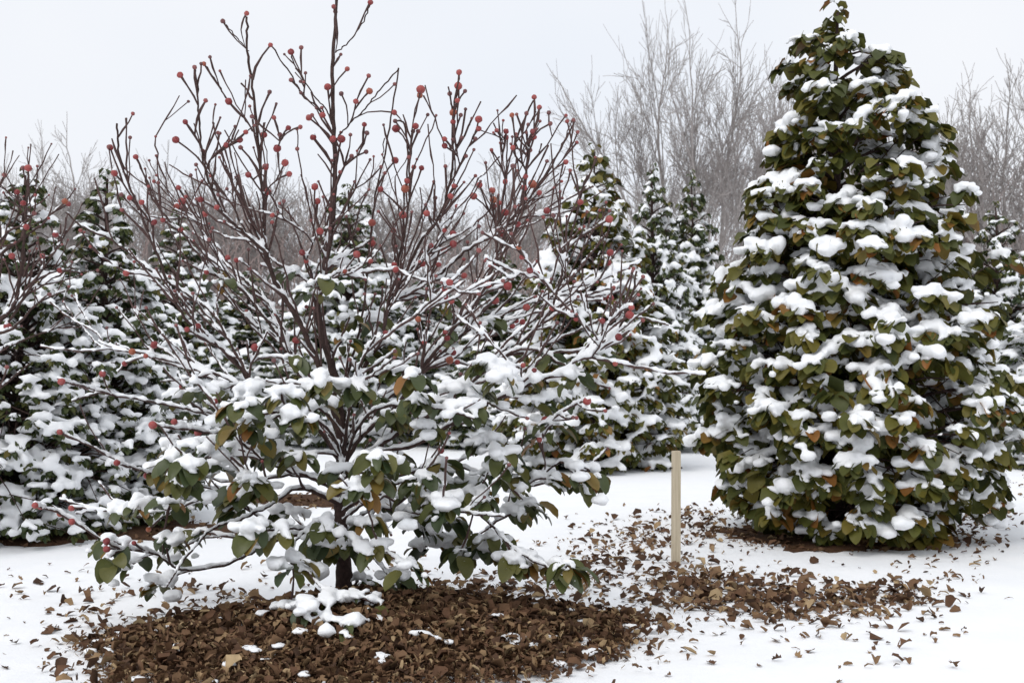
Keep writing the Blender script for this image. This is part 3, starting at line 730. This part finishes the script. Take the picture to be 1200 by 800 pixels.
evergreen('full', 'tall snowy evergreen directly behind the fruit tree trunk', 408, 216, 26, 92, 4.0)
evergreen('far', 'short snowy evergreen behind the fruit tree, right of its trunk', 500, 322, 27.5, 95, 5.2)
evergreen('far', 'snowy evergreen seen through the right branches of the fruit tree', 592, 300, 25, 80, 1.4)
evergreen('olive', 'broad snowy evergreen with an olive crown right behind the fruit tree', 697, 170, 19.3, 100, .0)
evergreen('slim', 'slender snowy evergreen in the middle of the group left of the stake', 765, 192, 24, 66, 3.0)
evergreen('far', 'snowy evergreen at the right end of the group above the stake', 812, 200, 26.5, 66, .9)
evergreen('full', 'snowy evergreen at the right edge behind the big leafy tree', 1170, 236, 22, 84, 2.6)
evergreen('far', 'snowy evergreen cut off by the right edge of the picture', 1246, 262, 20, 90, 3.7)
evergreen('far', 'snowy evergreen mostly hidden behind the big leafy tree', 1050, 250, 27, 84, 1.9)
evergreen('far', 'low snowy evergreen peeping out left of the big leafy tree', 872, 330, 29, 70, 4.6)

# ------------------------------------------------------------------ bare winter trees beyond
def bare_tree_mesh(seed, H, spread, stems, depth=5, r0=.16, fork=.12, pc=99.6):
    g = np.random.default_rng(seed); seg = {4: ([], []), 3: ([], []), 2: ([], [])}
    def grow(p, d, L, r, k):
        m = 4 if k < 2 else 3 if k < depth else 2; P = [p]
        for i in range(m):
            d = d + g.normal(0, .07 + .012 * k, 3) + np.array([0, 0, .035]); d = d / np.linalg.norm(d); p = p + d * L / m; P.append(p)
        seg[m][0].append(P); seg[m][1].append(np.linspace(r, max(r * .66, .0115), m + 1))
        if k >= depth: return
        nb = 5 if k in (1, 2) else 4
        for j in range(nb):
            f = 1.0 if j == 0 else g.uniform(.30, 1.0)
            q = P[min(int(f * m + .5), m)]
            ax = g.normal(0, 1, 3); ax -= d * ax.dot(d); ax /= np.linalg.norm(ax)
            ang = g.uniform(.05, .3) if j == 0 else g.uniform(.30, .68)
            nd = d * math.cos(ang) + ax * math.sin(ang)
            grow(q, nd, L * (g.uniform(.66, .78) if j == 0 else g.uniform(.48, .70)), max(r * (.66 if j == 0 else .42), .0115), k + 1)
    trunk = np.array([(0, 0, -.1), (.03, .02, H * fork * .5), (0, 0, H * fork)])
    for s in range(stems):
        t = s * 2 * math.pi / stems + g.uniform(0, 1); tilt = spread * g.uniform(.25, 1)
        d = np.array([math.cos(t) * math.sin(tilt), math.sin(t) * math.sin(tilt), math.cos(tilt)])
        grow(trunk[2] * g.uniform(.8, 1), d, H * .33 * g.uniform(.85, 1.1), r0 * g.uniform(.6, .85), 0)
    a = Acc(); f = H / np.percentile([P[-1][2] for P in seg[2][0]], pc)
    tubes(a, trunk[None] * f, np.array([[r0 * 1.6, r0 * 1.3, r0 * 1.2]]), 7)
    for m, k in ((4, 5), (3, 3), (2, 3)): tubes(a, np.array(seg[m][0]) * f, np.array(seg[m][1]), k)
    return a.mesh('limbs')
BARE = [bare_tree_mesh(66, 15, .62, 5, r0=.24, pc=99.3), bare_tree_mesh(62, 13, .42, 3, r0=.19), bare_tree_mesh(63, 12, .50, 3, r0=.18, fork=.2)]
for b in BARE: b.materials.append(M['bare'])
BH = [15, 13, 12]
def bare_tree(k, label, u, vtop, y, rot, wide=1.0):
    b = np.array([float(at(u, 440, y)[0]), y, 0.]); H = float(at(u, vtop, y)[2])
    root = thing('bare_tree', label, 'tree', b, 'bare winter trees beyond')
    link('limbs', BARE[k], None, root)
    s = H / BH[k]; root.scale = (s * wide, s * wide, s); root.rotation_euler = (0, 0, rot); return root
bare_tree(0, 'tall spreading bare tree against the sky left of the big leafy tree', 818, 34, 46, 1.5, .68)
bare_tree(1, 'bare tree at the far right edge of the picture', 1186, 78, 48, 1.0, .9)
bare_tree(2, 'bare tree between the big leafy tree and the right edge', 1120, 120, 52, 2.0, 1.0)
bare_tree(1, 'small bare tree at the far left rising over the rounded evergreen', 30, 165, 50, 3.0, .8)
bare_tree(2, 'bare tree behind the pointed evergreen on the left', 112, 182, 55, .4, 1.0)
bare_tree(1, 'faint bare tree between the pointed evergreen and the fruit tree', 168, 190, 60, 1.7, 1.1)
bare_tree(2, 'bare tree behind the upper left branches of the fruit tree', 262, 205, 62, 4.1, 1.3)
bare_tree(1, 'bare tree behind the top of the fruit tree', 350, 208, 64, 5.5, 1.3)
bare_tree(2, 'bare tree behind the upper right branches of the fruit tree', 470, 212, 60, 2.9, 1.3)
bare_tree(1, 'bare tree left of the olive-topped evergreen', 590, 190, 62, .2, 1.2)
bare_tree(2, 'thin bare tree partly hidden by the big leafy tree', 925, 95, 54, 3.6, .7)
bare_tree(0, 'bare tree hidden low behind the big leafy tree', 1040, 170, 60, 5.0, .9)

def thicket():
    g = np.random.default_rng(71); a = Acc(); n = 1200
    y = g.uniform(48, 74, n); x = g.uniform(-.52, .52, n) * y; H = g.uniform(4.0, 9.0, n) * (1 + .18 * np.sin(x * .35))
    lean = g.normal(0, .16, (n, 2)); t = np.array([0, .35, .7, 1])
    P = np.zeros((n, 4, 3)); P[..., 0] = x[:, None] + lean[:, :1] * H[:, None] * t ** 1.3; P[..., 1] = y[:, None] + lean[:, 1:] * H[:, None] * t ** 1.3
    P[..., 2] = H[:, None] * t - .1; P[:, 1:] += g.normal(0, .07, (n, 3, 3))
    tubes(a, P, np.array([[.045, .033, .022, .012]]), 3)
    for _ in range(10):
        f = g.uniform(.2, .95, n) * 3; ii = np.minimum(f.astype(int), 2); r = np.arange(n)
        q = P[r, ii] + (P[r, ii + 1] - P[r, ii]) * (f - ii)[:, None]
        d = np.column_stack([g.normal(0, .5, (n, 2)), g.uniform(.5, 1.1, n)]) * (H * .2 * g.uniform(.5, 1.2, n))[:, None]
        tubes(a, np.stack([q, q + d * .5 + g.normal(0, .05, (n, 3)), q + d], 1), np.array([[.018, .014, .009]]), 3)
    o = link('distant_thicket', a.mesh('distant_thicket'), M['brush'])
    return tag(o, 'brownish leafless thicket forming the background behind the evergreens', 'thicket', kind='stuff')
thicket()

# ------------------------------------------------------------------ wooden stake
sb = on_ground(792, 662); sb[2] = float(gz(sb[0], sb[1]))
sh = float(at(792, 528, sb[1])[2]) - sb[2]; sw = 9.5 * sb[1] / F
def chamfer_box(w, d, h, c):
    a = Acc(); o = [(w / 2, d / 2 - c), (w / 2 - c, d / 2), (-w / 2 + c, d / 2), (-w / 2, d / 2 - c), (-w / 2, -d / 2 + c), (-w / 2 + c, -d / 2), (w / 2 - c, -d / 2), (w / 2, -d / 2 + c)]
    V = []
    for z, k in ((-.1, 1), (h * .5, 1.0), (h - c, .98), (h, .88)): V += [(x * k, y * k, z) for x, y in o]
    q = [(i * 8 + j, i * 8 + (j + 1) % 8, i * 8 + 8 + (j + 1) % 8, i * 8 + 8 + j) for i in range(3) for j in range(8)]
    V.append((0, 0, h)); t = [(24 + j, 24 + (j + 1) % 8, 32) for j in range(8)]
    a.add(V, q, t); return a.mesh('post', False)
stake = thing('wooden_stake', 'pale square wooden stake standing in the snow among fallen leaves', 'stake', sb)
link('post', chamfer_box(sw, sw * .8, sh, .004), M['wood'], stake); stake.rotation_euler = (0, R(.4), R(12))
a = Acc(); zz = sh * .85; tube(a, [(-sw * .75, 0, zz), (-sw * .6, 0, zz), (sw * .6, 0, zz), (sw * .75, 0, zz)], (.010, .006, .006, .010), 8); link('nail', a.mesh('nail'), M['nail'], stake)

# ------------------------------------------------------------------ fallen leaves
gL = np.random.default_rng(81)
def dry_leaves(xy, L, flat=1.0, lift=.0, shreds=.15):
    n = len(xy); az = gL.uniform(0, 6.283, n)
    z = gz(xy[:, 0], xy[:, 1]) + lift + .006
    p0 = gL.uniform(-.3, 1.0, n) * flat; p1 = gL.uniform(-1.7, 1.3, n) * flat
    shred = gL.random(n) < shreds
    Ls = L * np.clip(gL.lognormal(-.05, .38, n), .4, 1.9) * np.where(shred, .8, 1)
    V, C, nor = leaf_batch(np.column_stack([xy, z]), az, Ls, Ls * np.where(shred, gL.uniform(.12, .35, n), gL.uniform(.5, 1.1, n)), p0, p1, fold=.75 * flat, roll=gL.normal(0, .5, n) * flat, jitter=.45, g=gL, lobes=LOBED)
    low = V[:, :, 2].min(1) - z; V[:, :, 2] -= (low + .004)[:, None]
    return V
# leaves making up the mound
n = 24000; th = gL.uniform(0, 6.283, n); mx_, my_ = mpt(np.where(gL.random(n) < .12, gL.uniform(.88, 1.0, n) + gL.exponential(.05, n), np.sqrt(gL.random(n)) * .97), th)
xy = np.column_stack([mx_, my_])
V = dry_leaves(xy, .042, 1.05, .010, .55); V[:, :, 2] += gL.uniform(0, .012, n)[:, None]
pu, pv = pix(V.mean(1)); ok = np.where((pv < 797) & (pu > 0))[0]
vis = ok[np.argsort(V[ok, :, 1].mean(1) - V[ok, :, 2].max(1) * 3 + gL.uniform(0, 1.2, len(ok)))][:300]
for i in vis:                                            # the leaves that lie on top are pieces of the mound
    c = V[i, 0]; link('leaf', leaf_mesh('leaf', V[i] - c), M['litter'], MOUND, Vector(c))
rest = np.setdiff1d(np.arange(n), vis); a = Acc(); leaves_low(a, V[rest])
tag(link('leaf_litter', a.mesh('leaf_litter'), M['litter'], MOUND), kind='stuff')

# drifts and strays on the snow: (u, v, ru, rv, count)
DR = [(860, 690, 110, 26, 330), (950, 705, 120, 24, 380), (800, 690, 70, 30, 200), (1040, 695, 70, 14, 110), (720, 650, 90, 36, 210), (770, 625, 70, 26, 150), (690, 690, 60, 30, 60), (830, 605, 40, 14, 90), (1000, 628, 120, 18, 220), (1090, 605, 90, 16, 140),
      (600, 700, 120, 26, 110), (560, 690, 90, 16, 120), (640, 765, 110, 22, 90), (700, 735, 90, 26, 50), (1120, 640, 80, 40, 60), (900, 740, 160, 30, 40), (1000, 730, 200, 50, 30), (160, 700, 130, 40, 70), (110, 750, 70, 50, 70), (60, 720, 80, 60, 22), (650, 770, 120, 20, 30), (1100, 690, 60, 50, 30), (340, 672, 80, 20, 16), (760, 770, 140, 20, 16), (1180, 560, 40, 25, 40), (370, 590, 75, 9, 90), (1060, 618, 110, 15, 160), (880, 622, 70, 14, 110), (985, 638, 140, 8, 90), (1150, 620, 60, 30, 40), (260, 700, 60, 16, 40), (1050, 770, 150, 25, 7), (470, 660, 100, 12, 14)]
XY = []
for u, v, ru, rv, c in DR:
    for _ in range(int(c * 1.5)):
        q = on_ground(u + gL.normal(0, .52) * ru, v + gL.normal(0, .52) * rv)
        if q[1] > 4 and mound(q[0], q[1])[1] > .9: XY.append(q[:2])
for cx, cy, rx, ry in BEDS:
    c = int(min(900, 330 * rx * ry)) if cy < 20 else 300
    t = gL.uniform(0, 6.283, c); q = np.sqrt(gL.random(c)) * 1.05
    XY += list(np.column_stack([cx + rx * q * np.cos(t), cy + ry * q * np.sin(t)]))
XY = np.array(XY); V = dry_leaves(XY, .052, .8, .0)
pv = np.array([pix(p) for p in V.mean(1)])
dens = np.array([np.sum(np.hypot(*(XY - p).T) < .22) for p in XY])
show = np.where((pv[:, 0] > 0) & (pv[:, 0] < 1200) & (pv[:, 1] < 798))[0]
show = show[np.argsort(dens[show] * 40 - pv[show, 1])][:75]
for i in show:
    c = V[i, 0]; o = link('fallen_leaf', leaf_mesh('fallen_leaf', V[i] - c), M['litter'], None, Vector(c)); u = pv[i, 0]; v = pv[i, 1]
    if u < 400: lb, gp = 'stray dry brown leaf on the snow left of the leaf mound', 'stray leaves left of the mound'
    elif u < 790: lb, gp = 'stray dry brown leaf on the snow between mound and stake', 'stray leaves between mound and stake'
    else: lb, gp = 'stray dry brown leaf on the open snow right of the stake', 'stray leaves right of the stake'
    tag(o, lb, 'leaf', gp)
rest = np.setdiff1d(np.arange(len(XY)), show); a = Acc(); leaves_low(a, V[rest])
tag(link('leaf_litter', a.mesh('leaf_litter'), M['litter']), 'drifts of brown fallen leaves scattered over the snow round the stake', 'leaf litter', kind='stuff')
# thin remains of snow on the mound
sn = Snow()
for _ in range(60):
    t = gL.uniform(0, 6.283); x, y = mpt(.97 * math.sqrt(gL.uniform(.08, 1)), t)
    for _ in range(gL.integers(1, 5)):
        rr = gL.uniform(.015, .045); X_, Y_ = x + gL.normal(0, .05), y + gL.normal(0, .03); sn.put(np.array([X_, Y_, float(gz(X_, Y_)) + .035]), rr, rr * .35)
me = sn.grow(.008, 2, 9); me.materials.clear()
tag(link('snow_patches', me, M['snow']), 'small patches of snow left on the brown leaf mound', 'snow', kind='stuff')
